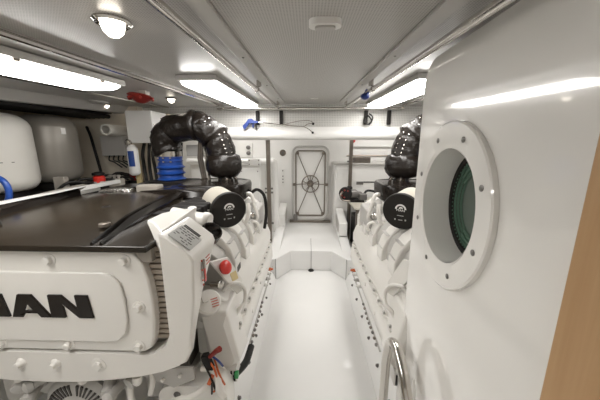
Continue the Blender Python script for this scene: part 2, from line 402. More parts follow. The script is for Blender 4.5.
# smoke detector, round lamps, alarm
t = thing('smoke_detector', (.05, .875, CZ(.875)-.03), 'oval white detector fixed on the middle of the perforated ceiling', 'detector')
f = lambda u, v, q: (u, v, CZ(v)+q)
mk('base', B().prism(rrect(.0, .096, .848, .902, .026), (-.018, 0), f), LBL, t, bevel=.006)
mk('cover', B().prism(rrect(.018, .078, .86, .89, .014), (-.024, -.018), f), WG, t, bevel=.003)
mk('ceiling_label', B().prism(rrect(.02, .09, 2.60, 2.625, .005), (-.006, 0), f), LBL, label='small white rectangular plate on the ceiling near the beam', cat='plate')
def roundlamp(x, y, z, r, label):
    t = thing('round_lamp', (x, y, z), label, 'lamp')
    mk('bezel', B().lathe((x, y, z), (0, 0, -1), [(0, r*1.55), (.006, r*1.6), (.012, r*1.4), (.008, r*1.1), (.004, r)], 32), COP if r > .05 else STEEL, t)
    mk('bulb', B().lathe((x, y, z), (0, 0, -1), [(.003, r*.98), (r*.5, r*.97), (r*1.0, r*.8), (r*1.35, r*.45), (r*1.45, .001)], 24), BULBM, t)
roundlamp(-.575, .855, CZ(.855), .032, 'round warm glowing lamp with a copper bezel on the near ceiling')
roundlamp(-1.165, 2.36, SZ(2.36), .028, 'small round glowing lamp beside the red alarm, above the lagged elbow')
roundlamp(-1.985, 2.70, SZ(2.70)-.012, .024, 'small round glowing lamp over the grey tank, beside a flat disc')
mk('ceiling_speaker', B().lathe((-1.90, 2.50, SZ(2.5)-.006), (0, 0, -1), [(0, .075), (.018, .07), (.022, .05)], 28), WG, label='flat grey disc on the ceiling by the small lamp near the tanks', cat='speaker')
mk('ceiling_hatch', B().lathe((-1.66, 1.62, SZ(1.62)-.004), (0, 0, -1), [(0, .13), (.004, .128)], 36), SOF, label='large flat round cover in the ceiling outboard of the nearest lamp', cat='cover')
t = thing('alarm_sounder', (-1.19, 1.98, SZ(1.98)), 'red alarm unit hanging from the ceiling at the end of the nearest lamp', 'alarm')
mk('base', B().box(-1.20, -1.14, 1.95, 2.01, SZ(1.98)-.035, SZ(1.98)), TAU, t, bevel=.004)
b = B(); b.lathe((-1.19, 1.97, SZ(1.98)-.03), (-.1, -.1, -1), [(0, .075), (.01, .085), (.02, .07), (.05, .03), (.055, .01)], 20); mk('horn', b, REDD, t, label='dark red flared horn')
for a in range(6):
    q = R(60*a); b = B(); b.cyl((-1.19, 1.97, SZ(1.98)-.035), (-1.19+.09*math.cos(q), 1.97+.09*math.sin(q), SZ(1.98)-.055), .009, 8); mk('arm', b, REDD, t)

# straps on the beam and the pick-up tool that hangs in two of them
for x, lab in ((-.563, 'short black strap on the white beam, holding the blue handle of the grabber'), (-.30, 'short black strap on the white beam, holding the rod of the grabber'), (.635, 'short black strap with a tangled loop on the white beam, right of the rails'), (.885, 'short plain black strap on the white beam, rightmost of the four')):
    t = mk('strap', B().box(x-.018, x+.018, 3.062, 3.099, 1.755, 1.905), BLM, label=lab, cat='strap', bevel=.004)
mk('cord', B().tube([(.66, 3.05, 1.87), (.70, 3.04, 1.83), (.675, 3.035, 1.77), (.64, 3.045, 1.76), (.61, 3.04, 1.80), (.64, 3.03, 1.85), (.69, 3.04, 1.79), (.66, 3.03, 1.75)], .008, 8, smooth=5), RUB, label='black cord looped round the strap on the beam beside the right rail', cat='cord')
t = thing('grabber_tool', (-.6, 3.04, 1.75), 'grabber tool with a blue handle and thin silver rod lying along the beam', 'grabber')
gp = Matrix
b = B(); b.prism([(-.72, 1.715), (-.70, 1.70), (-.67, 1.74), (-.65, 1.765), (-.62, 1.765), (-.615, 1.72), (-.60, 1.72), (-.60, 1.765), (-.545, 1.775), (-.545, 1.79), (-.60, 1.80), (-.62, 1.82), (-.66, 1.815), (-.69, 1.775), (-.725, 1.745)], (3.025, 3.05), XZ); mk('handle', b, BLUD, t, bevel=.006)
mk('trigger', B().box(-.585, -.57, 3.028, 3.046, 1.70, 1.765), BLM, t)
mk('rod', B().tube([(-.55, 3.036, 1.78), (-.10, 3.036, 1.735), (-.04, 3.036, 1.732)], .006, 8), STEEL, t)
for s_ in (-1, 1):
    mk('jaw', B().tube([(-.05, 3.036, 1.732), (.0, 3.036, 1.732+.03*s_), (.05, 3.036, 1.728+.035*s_)] if s_ > 0 else [(-.05, 3.036, 1.732), (0, 3.036, 1.71), (.045, 3.036, 1.672)], .004, 6, smooth=4), DST, t)
    b = B(); b.ball((.055, 3.036, 1.762) if s_ > 0 else (.05, 3.036, 1.668), .013); mk('jaw_tip', b, BLM, t)
mk('wire', B().tube([(-.25, 3.05, 1.76), (-.12, 3.05, 1.79), (.0, 3.05, 1.80), (.06, 3.05, 1.77)], .003, 6, smooth=5), DST, t)

# ------------------------------------------------------------------ engines
def engine(mirror):
    MIR[0] = mirror
    G = thing('marine_engine', (-1.12, 1.8, .17), 'large white marine engine with black top and big lettered front cover' if not mirror else 'white marine engine right of the walkway, mostly behind the white door', 'engine')
    C0 = -1.13
    sx = lambda x: 2*C0-x
    # block and oil pan
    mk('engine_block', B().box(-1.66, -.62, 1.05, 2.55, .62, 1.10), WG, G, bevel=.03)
    mk('crankcase', B().box(-1.62, -.64, 1.22, 2.5, .33, .63), TAUD, G, bevel=.02)  # coloured dark so the gaps below the cradle read as shaded
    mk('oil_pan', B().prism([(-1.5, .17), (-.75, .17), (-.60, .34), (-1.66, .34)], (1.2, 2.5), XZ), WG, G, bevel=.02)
    for y in (1.35, 2.35):
        mk('engine_mount', B().box(-.60, -.47, y-.09, y+.09, .172, .40), WH, G, bevel=.01)
        mk('engine_mount', B().box(-1.79, -1.66, y-.09, y+.09, .0, .40), WH, G, bevel=.01)
    # front cradle under the lettered cover
    o = [(-.50, .86), (-.50, .675), (-.53, .645), (-.60, .615), (-.70, .588), (-.82, .568), (-.98, .552), (C0, .548)]
    o += [(sx(x), z) for x, z in reversed(o[:-1])]
    inner = [(-.549, .86), (-.557, .79), (-.580, .735), (-.64, .697)]
    left_in = [(sx(x), z) for x, z in inner]
    poly = o[::-1] + inner + left_in[::-1]
    mk('front_cradle', B().prism(poly, (.925, 1.0), XZ), WH, G, bevel=.014, seg=3)
    # corner columns; the inner one carries the sloping instrument face
    for side in (0, 1):
        q = (lambda x: x) if not side else sx
        b = B(); b.loft([[(q(-.545), .924, z), (q(xr), .924, z), (q(xr), yb, z), (q(-.545), yb, z)] if zt is None else [(q(-.557), .922, zt), (q(xr), .922, z), (q(xr), yb, z), (q(-.557), yb, zt)]
            for z, xr, yb, zt in ((.652, -.52, .945, None), (.665, -.497, .955, None), (.71, -.475, .965, None), (.80, -.462, .975, .80), (.95, -.44, 1.02, .95), (1.112, -.43, 1.17, 1.13), (1.135, -.440, 1.175, 1.19), (1.218, -.542, 1.175, 1.225))])
        mk('control_column', b, WH, G, bevel=.012, seg=3, auto=30)
    nrm = Vector((.085, 0, .107)).normalized(); rot = frame_rot(nrm, (0, 1, 0))
    rt = frame_rot((mx(1)-mx(0))*Vector((.085, 0, 0))+Vector((0, 0, .107)), (0, 1, 0))
    b = B(); f = lambda u, v, q: Vector((-.492, 1.01, 1.179))+rot @ Vector((u, v, q))
    b.prism(rrect(-.052, .052, -.06, .055, .006), (0, .003), f); mk('instruction_plate', b, LCD, G, label='grey instruction plate with faint print')
    b = B()
    for r_ in range(6):
        x0 = -.045
        while x0 < .035:
            l = random.uniform(.008, .024); 
            if random.random() > .2: b.prism([(x0, -.046+r_*.017), (min(.046, x0+l), -.046+r_*.017), (min(.046, x0+l), -.041+r_*.017), (x0, -.041+r_*.017)], (.003, .0036), f)
            x0 += l+.006
    mk('plate_print', b, INK, G)
    for k in range(2):
        b = B(); b.prism([(-.046, .064+.012*k), (.034, .064+.012*k), (.036, .069+.012*k), (-.044, .069+.012*k)], (-.001, .0015), f); mk('vent_slot', b, INK, G)
    # level gauge on the inner side face
    b = B(); b.prism(rrect(1.00, 1.018, .985, 1.085, .008), (-.4285, -.4245), YZ); mk('level_gauge', b, DST, G)
    b = B(); b.prism(rrect(1.002, 1.016, .987, 1.045, .006), (-.4244, -.4225), YZ); mk('gauge_indicator', b, RED, G, label='red strip in the gauge')
    b = B()
    for z in (.98, 1.0, 1.045, 1.085): b.box(-.428, -.4235, .985, .992, z, z+.006)
    for z in (1.045, 1.06, 1.075): b.box(-.432, -.4285, 1.045, 1.085, z, z+.002)
    mk('gauge_print', b, INKR, G)
    # tongue that reaches over the black cover, and the filler pipe behind
    b = B(); b.loft([[(-.67, 1.05, 1.225), (-.67, 1.16, 1.225), (-.67, 1.16, 1.238), (-.67, 1.05, 1.238)], [(-.62, .99, 1.20), (-.62, 1.20, 1.20), (-.62, 1.20, 1.245), (-.62, 1.01, 1.240)], [(-.55, .925, 1.12), (-.55, 1.25, 1.12), (-.55, 1.25, 1.245), (-.55, .94, 1.225)]])
    mk('side_tongue', b, WH, G, bevel=.012, seg=3)
    b = B(); b.lathe((-.715, 1.34, 1.195), (.17, -.02, -.03), [(0, .02), (.005, .030), (.17, .034), (.18, .041), (.205, .041), (.215, .035), (.218, .01)], 24); mk('filler_pipe', b, WH, G)
    b = B(); b.lathe((-.60, 1.33, 1.205), (.0, 0, 1), [(0, .018), (.02, .022), (.025, .014)], 12); mk('pipe_clamp', b, WH, G)
    b = B(); b.lathe((-.465, 1.21, 1.13), (.55, -.35, .75), [(-.03, .05), (.0, .052), (.018, .05), (.024, .042), (.012, .034), (.014, .012)], 28); mk('filler_cap', b, BLK, G, label='glossy black cap')
    b = B(); b.prism([(-.04, -.007), (.04, -.007), (.04, .007), (-.04, .007)], (.012, .03), lambda u, v, q: Vector((-.465, 1.21, 1.13))+frame_rot((.55, -.35, .75)) @ Vector((u, v, q))); mk('cap_grip', b, BLK, G)
    # lettered cover
    rp = [(-.70, 1.158), (-.66, 1.138), (-.634, 1.095), (-.617, 1.03), (-.610, .95), (-.612, .86), (-.622, .78), (-.640, .725), (-.67, .705)]
    ring = rp+[(sx(x), z) for x, z in reversed(rp)]
    cov = mk('front_cover', B().prism(ring, (.930, .985), XZ), WH, G, bevel=.01, seg=3)
    ip = [(-.80, 1.065), (-.755, 1.055), (-.725, 1.02), (-.715, .95), (-.715, .86), (-.73, .80), (-.765, .765), (-.80, .757)]
    ring2 = ip+[(sx(x), z) for x, z in reversed(ip)]
    mk('raised_panel', B().prism(ring2, (.918, .931), XZ), WH, G, bevel=.01, seg=3)
    for x, z in ((-.995, 1.112), (-.70, 1.112), (-.668, .915), (-.690, .735), (-.985, .735)):
        for xx in (x, sx(x)): hexbolt('cover_bolt', (xx, .931, z), (0, -1, 0), .0165, WH, cov, h=.018)
    for x in (-.872,): 
        for xx in (x, sx(x)): hexbolt('cradle_bolt', (xx, .926, .642), (0, -1, 0), .021, WH, G, h=.014)
    for xx in (-1.055, sx(-1.055)):
        mk('plug', B().lathe((xx, .926, .645), (0, -1, 0), [(0, .022), (.004, .021), (.012, .013), (.026, .012), (.027, .005)], 18), WH, G)
    for xx in (-.985, sx(-.985), -.74, sx(-.74)):
        mk('lower_stud', B().lathe((xx, .96, .556), (0, -.1, -1), [(0, .02), (.03, .02), (.04, .012)], 8), WH, G)
    # cooler core visible in the gap between cover and column
    b = B()
    for i in range(17):
        z = .745+i*.0245
        b.box(-.68, -.562+.004*math.sin(i*2.1), .965, 1.25, z, z+.018)
    mk('cooler_fins', b, FIN, G, bevel=.002)
    # emblem lettering (each letter a raised plate)
    if not mirror:
        H_ = .100; zb = .872
        U = lambda s, ox: [(ox+x*H_/80, zb+(90-y)*H_/80) for x, y in s]
        Nn = U([(182, 90), (182, 10), (235, 10), (290, 58), (286, 10), (337, 10), (348, 90), (292, 90), (236, 42), (240, 90)], -1.262)
        Aa = U([(28, 90), (64, 10), (118, 10), (184, 90), (142, 90), (130, 76), (84, 76), (72, 90)], -1.262)
        hole = U([(86, 64), (114, 64), (98, 45)], -1.262)
        Mm = U([(-190, 90), (-172, 10), (-118, 10), (-88, 52), (-55, 10), (2, 10), (20, 90), (-38, 90), (-44, 42), (-86, 90), (-122, 44), (-134, 90)], -1.262)
        sc = lambda P_, c: [(-1.262+(x+1.262)*.83+c+.022, z) for x, z in P_]
        for P_, hs in ((Nn, []), (Aa, [hole]), (Mm, [])):
            b = B(); b.prism(sc(P_, .035), (.910, .919), XZ, [sc(h_, .035) for h_ in hs]); mk('letter', b, BLK, cov, bevel=.0025, label='glossy black raised letter')
            b = B(); b.prism([(x+(-.003 if x < 0 else .003), z-.003) for x, z in sc(P_, .038)], (.912, .9185), XZ, [sc(h_, .038) for h_ in hs]); mk('letter_backing', b, WH, cov)
    # front lower accessories
    alt = mk('alternator', B().lathe((-1.055, 1.03, .345), (0, -1, 0), [(-.15, .14), (0, .165), (.035, .165), (.052, .15), (.058, .12), (.060, .02)], 48), WG, G)
    b = B()
    for i in range(40):
        a = 2*math.pi*i/40; 
        if i % 10 == 0: continue
        c, s_ = math.cos(a), math.sin(a)
        ff = lambda u, v, q: (-1.055+u*c-v*s_, q, .345+u*s_+v*c)
        b.prism([(.085, -.003), (.138, -.0055), (.138, .0055), (.085, .003)], (.968, .985), ff)
    mk('fan_slots', b, INK, alt)
    mk('alternator_bracket', B().box(-.84, -.80, 1.0, 1.1, .30, .56), WG, G, bevel=.006)
    mk('hose', B().tube([(-.80, .99, .48), (-.78, .96, .42), (-.72, .95, .375), (-.66, .95, .385), (-.58, .95, .44), (-.49, .95, .475), (-.43, 1.0, .50)], .013, 10, smooth=5), WH, G)
    mk('hose', B().tube([(-.47, 1.0, .57), (-.43, 1.0, .565), (-.40, .99, .53), (-.39, .98, .47), (-.375, .99, .43)], .016, 10, smooth=5), WH, G)
    mk('hose', B().tube([(-.70, 1.0, .55), (-.69, .98, .50), (-.70, .97, .45)], .012, 10, smooth=4), WH, G)
    b = B(); b.prism([(-.80, .56), (-.50, .58), (-.50, .52), (-.60, .47)], (.985, 1.0), XZ); mk('gusset_plate', b, WG, G, bevel=.003)
    for x, z in ((-.56, .545), (-.64, .52)): hexbolt('gusset_bolt', (x, .985, z), (0, -1, 0), .009, WH, G, washer=False)
    for i, (x, z, l) in enumerate(((-.90, .50, .07), (-.85, .47, .09), (-.77, .52, .05), (-1.20, .50, .08), (-1.24, .46, .1), (-1.30, .50, .07))):
        b = B(); b.lathe((x, 1.0, z), (random.uniform(-.5, .5), -1, random.uniform(-.6, .3)), [(-.04, .03), (0, .03), (.005, .022), (l*.6, .022), (l*.65, .027), (l*.9, .027), (l, .012)], 10); mk('pipe_fitting', b, WG, G)
    # blower housing low at the front corner
    b = B(); b.prism(rrect(-.68, -.36, .24, .475, .07), (.99, 1.10), XZ); sh = mk('pump_housing', b, WH, G, bevel=.02, seg=3)
    mk('housing_plug', B().lathe((-.59, .991, .43), (0, -1, 0), [(0, .016), (.004, .016), (.005, .01), (.002, .008)], 16), BOLT, sh)
    # terminal board and coloured wires
    tb = mk('terminal_board', B().box(-.40, -.345, 1.10, 1.17, .39, .47), WH, G, bevel=.004)
    for k in range(3):
        mk('terminal_slot', B().box(-.39+.016*k, -.384+.016*k, 1.094, 1.101, .40, .455), DARK, tb)
    if not mirror: mk('terminal_tag', B().box(-.352, -.335, 1.085, 1.105, .425, .455), GRN, tb, label='green tag')
    wires = [((-.47, 1.02, .55), (-.42, .98, .50), (-.405, .99, .42), (-.40, 1.03, .38)), ((-.46, 1.03, .56), (-.405, .99, .53), (-.40, 1.0, .44), (-.42, 1.0, .40)), ((-.45, 1.03, .52), (-.42, .985, .47), (-.425, .99, .40)), ((-.44, 1.03, .57), (-.40, 1.02, .55), (-.385, 1.04, .50)), ((-.43, 1.05, .55), (-.39, 1.0, .50), (-.375, 1.02, .42))]
    if not mirror:
     for w_, m_ in zip(wires, (RUB, ORG, RUB, BLUD, ORG)): mk('wire', B().tube([(x_, y_-.01, z_+.05) for x_, y_, z_ in w_], .0045, 8, smooth=5), m_, G)
    if not mirror: mk('connector', B().box(-.432, -.415, .968, .985, .505, .555, Matrix.Rotation(.4, 3, 'Y')), ORG, G, bevel=.003, label='orange plug')
    if not mirror: mk('connector', B().box(-.455, -.425, .985, 1.015, .56, .64, Matrix.Rotation(-.3, 3, 'Y')), BLM, G, bevel=.004, label='black plug')
    if not mirror: mk('valve_lever', B().tube([(-.425, .99, .635), (-.395, .985, .668), (-.375, .98, .685)], (.009, .013), 10), REDD, G, label='red lever')
    # white reservoir with a round lid, tilted towards the walkway
    ax = (.42, -.55, .72)
    b = B(); b.lathe((-.478, 1.14, .80), ax, [(-.16, .045), (-.06, .05), (-.03, .058), (.0, .06), (.018, .06), (.028, .052), (.032, .01)], 32); rv = mk('fluid_reservoir', b, WH, G)
    rr = frame_rot(ax); o_ = Vector((-.478, 1.14, .80))
    mk('lid_grip', B().prism(rrect(-.03, .0, -.005, .03, .008), (.03, .046), lambda u, v, q: o_+rr @ Vector((u, v, q))), WH, rv, bevel=.004)
    b = B()
    for k in range(4): b.prism([(.008, -.036+.012*k), (.04, -.036+.012*k), (.04, -.032+.012*k), (.008, -.032+.012*k)], (.031, .033), lambda u, v, q: o_+rr @ Vector((u, v, q)))
    mk('lid_print', b, INKR, rv)
    # plate with the red button
    P1 = [(-.50, 1.20, .985), (-.415, 1.20, .90), (-.385, 1.30, .755), (-.475, 1.36, .73)]
    pn = Vector((.80, -.45, .40)).normalized(); pr = frame_rot(pn); pc = Vector((-.437, 1.30, .895))
    pf = lambda u, v, q: pc+pr @ Vector((u, v, q))
    mk('button_plate', B().prism([(-.075, .075), (.045, .055), (.085, -.09), (.06, -.15), (.02, -.15)], (-.012, 0), pf), WH, G, bevel=.006)
    if not mirror: mk('stop_button', B().lathe(pf(-.008, .012, 0), pn, [(0, .022), (.012, .022), (.014, .036), (.024, .037), (.032, .028), (.035, .008)], 28), RED, G, label='red mushroom button')
    if not mirror: mk('rating_label', B().prism(rrect(.018, .062, -.078, -.032, .003), (0, .0015), pf), YEL, G, label='small yellow label')
    mk('pipe_loop', B().tube([pf(-.04, -.10, -.03), pf(-.01, -.08, .01), pf(.04, -.10, .02), pf(.065, -.15, .015), pf(.04, -.205, .01), pf(.0, -.22, 0), pf(-.03, -.26, -.03)], .011, 10, smooth=6), WH, G)
    b = B(); b.lathe((-.50, 1.26, .83), (.8, -.4, .2), [(0, .014), (.05, .014), (.055, .022), (.07, .022), (.075, .01)], 10); mk('pipe_fitting', b, STEEL, G)
    # cylinder head bank: recessed core with proud arched covers
    prof = [(-.62, 1.075), (-.545, 1.065), (-.485, 1.02), (-.44, .955), (-.415, .88), (-.415, .80), (-.44, .73), (-.62, .70)]
    inn = [(x-.035 if i < 6 else x, z-.03 if i < 3 else z) for i, (x, z) in enumerate(prof)]
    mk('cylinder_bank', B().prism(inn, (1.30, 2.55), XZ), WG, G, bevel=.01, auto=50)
    for i in range(5):
        y = 1.42+.262*i
        b = B(); b.prism([(x, z-.035*(i > 0)) for x, z in prof], (y, y+.125), XZ); cv = mk('rocker_cover', b, WH, G, bevel=.012, seg=3, auto=50)
        for z in (.99, .90): mk('cover_seam', B().box(-.47 if z > .95 else -.425, -.4405 if z > .95 else -.4135, y+.01, y+.115, z-.035*(i > 0)-.001, z-.035*(i > 0)+.001), WG, cv)
        if i == 0 and not mirror: mk('badge', B().box(-.418, -.4125, y+.035, y+.10, .80, .835), INK, cv, label='small dark badge')
    # exhaust manifold jacket with a scalloped bolt flange
    mj = [(-.60, .80), (-.455, .80), (-.40, .765), (-.372, .69), (-.372, .60), (-.60, .60)]
    b = B(); b.prism(mj, (1.20, 2.55), XZ); mk('manifold_jacket', b, WH, G, bevel=.02, seg=3, auto=60)
    fl = []
    n_ = 11; y0 = 1.24; st = .118
    for i in range(n_):
        y = y0+i*st
        fl += [(y-.028, .0), (y-.018, .014), (y, .019), (y+.018, .014), (y+.028, .0), (y+.05, -.004), (y+.08, -.004)]
    fl += [(y0+n_*st-.02, -.03), (y0-.04, -.03)]
    b = B(); b.prism(fl, (.592, .608), lambda u, v, q: (-.362+v, u, q)); mk('flange', b, WH, G, bevel=.003)
    for i in range(n_): hexbolt('flange_bolt', (-.357, y0+i*st, .608), (.3, 0, 1), .0085, WG, G, h=.014, washer=False)
    # long cooler body below, bulging at its front end
    b = B(); b.prism([(-.60, .585), (-.375, .585), (-.352, .55), (-.345, .45), (-.365, .41), (-.60, .41)], (1.25, 2.50), XZ); mk('cooler_body', b, WH, G, bevel=.015, seg=3)
    b = B(); b.loft([[(-.50, 1.11, .70), (-.40, 1.11, .70), (-.355, 1.11, .50), (-.395, 1.11, .455), (-.46, 1.11, .50)], [(-.51, 1.13, .76), (-.385, 1.13, .76), (-.33, 1.13, .49), (-.385, 1.13, .43), (-.49, 1.13, .50)], [(-.51, 1.30, .775), (-.385, 1.30, .775), (-.33, 1.30, .46), (-.385, 1.30, .42), (-.49, 1.30, .50)]])
    mk('cooler_end_cover', b, WH, G, bevel=.012, seg=3)
    for k in range(4): hexbolt('end_bolt', (-.358+.0*k, 1.215+.3*k, .53-.03*(k % 2)), (1, 0, .2), .012, WH, G)
    # braided loom along the foot
    pts = [(-.37, 1.10, .42), (-.345, 1.17, .40), (-.33, 1.24, .385), (-.325, 1.34, .39), (-.33, 1.55, .37), (-.335, 1.9, .36), (-.34, 2.3, .36)]
    if not mirror: mk('cable_loom', B().tube(pts[:4], .019, 10, smooth=5), RUB, G)
    for i in range(9):
        y = 1.38+i*.05; b = B(); b.ball((-.330-.0006*i, y, .385+.006*math.sin(i)), .0095, (1, 1.35, 1), 10); mk('loom_link', b, DST if i % 2 else BOLT, G)
    mk('wiring_conduit', B().tube([(-.34, 1.33, .385), (-.338, 2.4, .38)], .006, 8), WG, G)
    for i, y in enumerate((2.02, 2.12, 2.22, 2.30)):
        b = B(); b.lathe((-.37, y, .40), (1, -.2, .1), [(0, .016), (.03, .016), (.032, .010), (.05, .010)], 10); mk('sensor', b, (LBL, WG, LBL, ORG)[i], G)
    # big cream filter with black printed cap
    fa = Vector((.60, -.79, -.09)).normalized(); fc = Vector((-.505, 1.63, 1.14))
    b = B(); b.lathe(fc, fa, [(-.24, .06), (-.235, .09), (-.21, .104), (-.02, .108), (-.012, .108)], 48); mk('filter_canister', b, CREAM, G)
    b = B(); b.lathe(fc, fa, [(-.012, .112), (-.002, .1165), (.012, .1165), (.019, .112), (.021, .104), (.0205, .10)], 56); cap = mk('filter_cap', b, BLC, G, label='round black printed end cap')
    fam = Vector((fa.x*(-1 if mirror else 1), fa.y, fa.z)); fr = frame_rot(fam); fcm = Vector((mx(fc.x), fc.y, fc.z))
    MIR[0] = False
    F = lambda u, v, q: fcm+fr @ Vector((u, v, q))
    b = B()
    outer_ = [(.034*math.cos(R(a)), .016+.032*math.sin(R(a))) for a in range(0, 181, 12)]; inn_ = [(.024*math.cos(R(a)), .016+.022*math.sin(R(a))) for a in range(180, -1, -12)]
    b.prism(outer_+inn_, (.0205, .0218), F)
    b.prism([(-.012, .020), (-.006, .030), (.006, .031), (.014, .026), (.010, .018), (.004, .022), (-.004, .020), (-.006, .017)], (.0205, .0218), F)
    mk('emblem', b, LBL, cap, label='white arched emblem')
    text('cap_lettering', 'MAN', .020, F(0, .008, .0208), fr, LBL, cap, .0006, sx=1.2)
    b = B()
    for x0, x1, z0, z1 in ((-.020, .020, -.028, -.024), (-.036, -.028, -.058, -.048), (-.012, .014, -.056, -.052), (.028, .036, -.056, -.046)): b.prism([(x0, z0), (x1, z0), (x1, z1), (x0, z1)], (.0205, .0213), F)
    mk('cap_print', b, WG, cap)
    MIR[0] = mirror
    # black top covers
    top = []
    for j in range(9):
        y = .895+j*.125
        row = []
        for i in range(13):
            u = i/12; x = -1.66+u*(1.07-.045*max(0, j-1))
            z = 1.182+.042*math.sin(math.pi*min(1, u*1.05))**.8*(math.sin(math.pi*j/9)**.6 if j else 0)
            row.append((x, y, z))
        top.append(row)
    b = B(); V = [[b.bm.verts.new(p) for p in row] for row in top]; W = [[b.bm.verts.new((p[0], p[1], 1.158)) for p in row] for row in top]
    nr, nc = len(top), len(top[0])
    for j in range(nr-1):
        for i in range(nc-1): b._f([V[j][i], V[j][i+1], V[j+1][i+1], V[j+1][i]]); b._f([W[j][i], W[j+1][i], W[j+1][i+1], W[j][i+1]])
    for i in range(nc-1): b._f([V[0][i], W[0][i], W[0][i+1], V[0][i+1]]); b._f([V[-1][i], V[-1][i+1], W[-1][i+1], W[-1][i]])
    for j in range(nr-1): b._f([V[j][0], V[j+1][0], W[j+1][0], W[j][0]]); b._f([V[j][-1], W[j][-1], W[j+1][-1], V[j+1][-1]])
    tc_ = mk('top_cover', b, BLT, G, auto=50, bevel=.004, label='glossy black cover')
    for x, y in ((-.86, 1.06), (-1.08, 1.36), (-1.35, 1.06)):
        mk('cover_fastener', B().lathe((x, y, 1.208), (0, 0, 1), [(0, .024), (.012, .022), (.014, .012), (.006, .010), (.006, .002)], 18), DST if x > -1 else BLM, tc_)
    b = B(); b.loft([[(-1.665, y, 1.17), (-1.40-.10*k, y, 1.185), (-1.42-.10*k, y, 1.222+.012*(k in (1, 2))), (-1.52-.03*k, y, 1.245), (-1.665, y, 1.215)] for k, y in enumerate((.93, 1.25, 1.6, 1.88))]); mk('side_cover', b, BLK, G, auto=50, bevel=.006)
    for xa, xb in (((-.80, .91), (-.905, 1.85)), ((-.765, .91), (-.885, 1.85))):
        mk('cover_ridge', B().loft([[(xa[0]-.010, xa[1], 1.18), (xa[0]+.010, xa[1], 1.18), (xa[0], xa[1], 1.196)]]+[[(xa[0]+(xb[0]-xa[0])*t_-.010, xa[1]+(xb[1]-xa[1])*t_, 1.19+.02*math.sin(math.pi*t_)), (xa[0]+(xb[0]-xa[0])*t_+.010, xa[1]+(xb[1]-xa[1])*t_, 1.19+.02*math.sin(math.pi*t_)), (xa[0]+(xb[0]-xa[0])*t_, xa[1]+(xb[1]-xa[1])*t_, 1.215+.026*math.sin(math.pi*t_))] for t_ in (.25, .5, .75, 1)]), BLK, tc_)
    mk('undertray', B().box(-1.70, -.60, .94, 1.9, 1.10, 1.155), TAU, G, bevel=.004)
    b = B()
    for k in range(6): b.box(-.80+.0*k, -.60, 1.30+.09*k, 1.36+.09*k, 1.12, 1.20-.003*k)
    mk('intake_ribs', b, BLM, G, bevel=.006)
    # rear glossy cap (turbocharger shroud)
    b = B(); pl = rrect(-1.03, -.49, 1.94, 2.42, .14, 8); cx, cy = -.76, 2.18
    def sc_(P_, k, z): return [(cx+(x-cx)*k, cy+(y-cy)*k, z) for x, y in P_]
    b.loft([sc_(pl, .90, 1.10), sc_(pl, .98, 1.12), sc_(pl, 1, 1.215), sc_(pl, .97, 1.238), sc_(pl, .90, 1.242), sc_(pl, .86, 1.236), sc_(pl, .4, 1.246)]); mk('turbo_shroud', b, BLK, G, auto=40)
    b = B(); b.loft([[(-1.25, 1.89, 1.15), (-1.25, 2.1, 1.15), (-1.25, 2.1, 1.21), (-1.25, 1.90, 1.205)], [(-.95, 1.84, 1.16), (-.95, 2.05, 1.16), (-.95, 2.05, 1.235), (-.95, 1.86, 1.23)], [(-.8, 1.80, 1.17), (-.8, 2.05, 1.17), (-.8, 2.05, 1.23), (-.8, 1.83, 1.225)], [(-.64, 1.85, 1.15), (-.64, 2.1, 1.15), (-.64, 2.1, 1.225), (-.64, 1.88, 1.21)]]); mk('shroud_arm', b, BLK, G, bevel=.012, seg=3)
    b = B(); b.lathe((-.72, 2.25, .85), (0, 0, 1), [(0, .16), (.10, .18), (.26, .17)], 28); mk('turbo_housing', b, WH, G)
    # pipework at the rear corner
    mk('coolant_pipe', B().tube([(-.53, 2.12, 1.14), (-.49, 2.10, 1.155), (-.455, 2.10, 1.145), (-.435, 2.10, 1.06), (-.41, 2.10, .97), (-.44, 2.10, .93), (-.50, 2.1, .93)], .015, 12, smooth=6), WH, G)
    mk('coolant_pipe', B().tube([(-.52, 1.95, .95), (-.47, 1.93, .97), (-.445, 1.93, 1.04), (-.45, 1.95, 1.11)], .017, 12, smooth=6), WH, G)
    b = B(); b.tube([(-.43+.035*math.cos(R(a)), 2.04, .905+.035*math.sin(R(a))) for a in range(0, 360, 20)], .011, 10, closed=True); mk('lifting_eye', b, WH, G)
    mk('pipe_union', B().lathe((-.475, 2.09, 1.085), (.1, -.9, .4), [(0, .03), (.03, .03), (.035, .02), (.05, .02)], 8), WG, G)
    mk('pipe_union', B().lathe((-.455, 2.09, .98), (.3, -.9, .2), [(0, .022), (.03, .022), (.035, .015), (.05, .015)], 6), STEEL, G)
    if not mirror: mk('drain_hose', B().tube([(-.52, 2.3, 1.10), (-.45, 2.3, 1.155), (-.385, 2.3, 1.10), (-.37, 2.3, .95), (-.39, 2.3, .80)], .014, 10, smooth=6), RUB, G)
    mk('rear_bracket', B().box(-.60, -.42, 2.12, 2.5, .80, 1.0), WG, G, bevel=.02)
    # machinery behind the top cover
    for i, (x0, x1, y0, y1, z0, z1, m_) in enumerate(((-1.28, -1.12, 1.92, 2.02, 1.15, 1.245, TAU), (-1.10, -.97, 1.95, 2.1, 1.15, 1.225, BLM), (-1.5, -1.32, 2.0, 2.2, 1.12, 1.22, BLK), (-1.30, -1.0, 2.2, 2.45, 1.10, 1.235, BLM), (-1.66, -1.5, 2.1, 2.4, 1.10, 1.19, BLM))):
        mk('ancillary_box', B().box(x0, x1, y0, y1, z0, z1), m_, G, bevel=.01)
    mk('foil_wrapped_pipe', B().tube([(-1.55, 1.93, 1.185), (-1.43, 1.92, 1.205), (-1.30, 1.92, 1.20)], .028, 14, smooth=5), FOIL, G, label='silver foil wrapping')
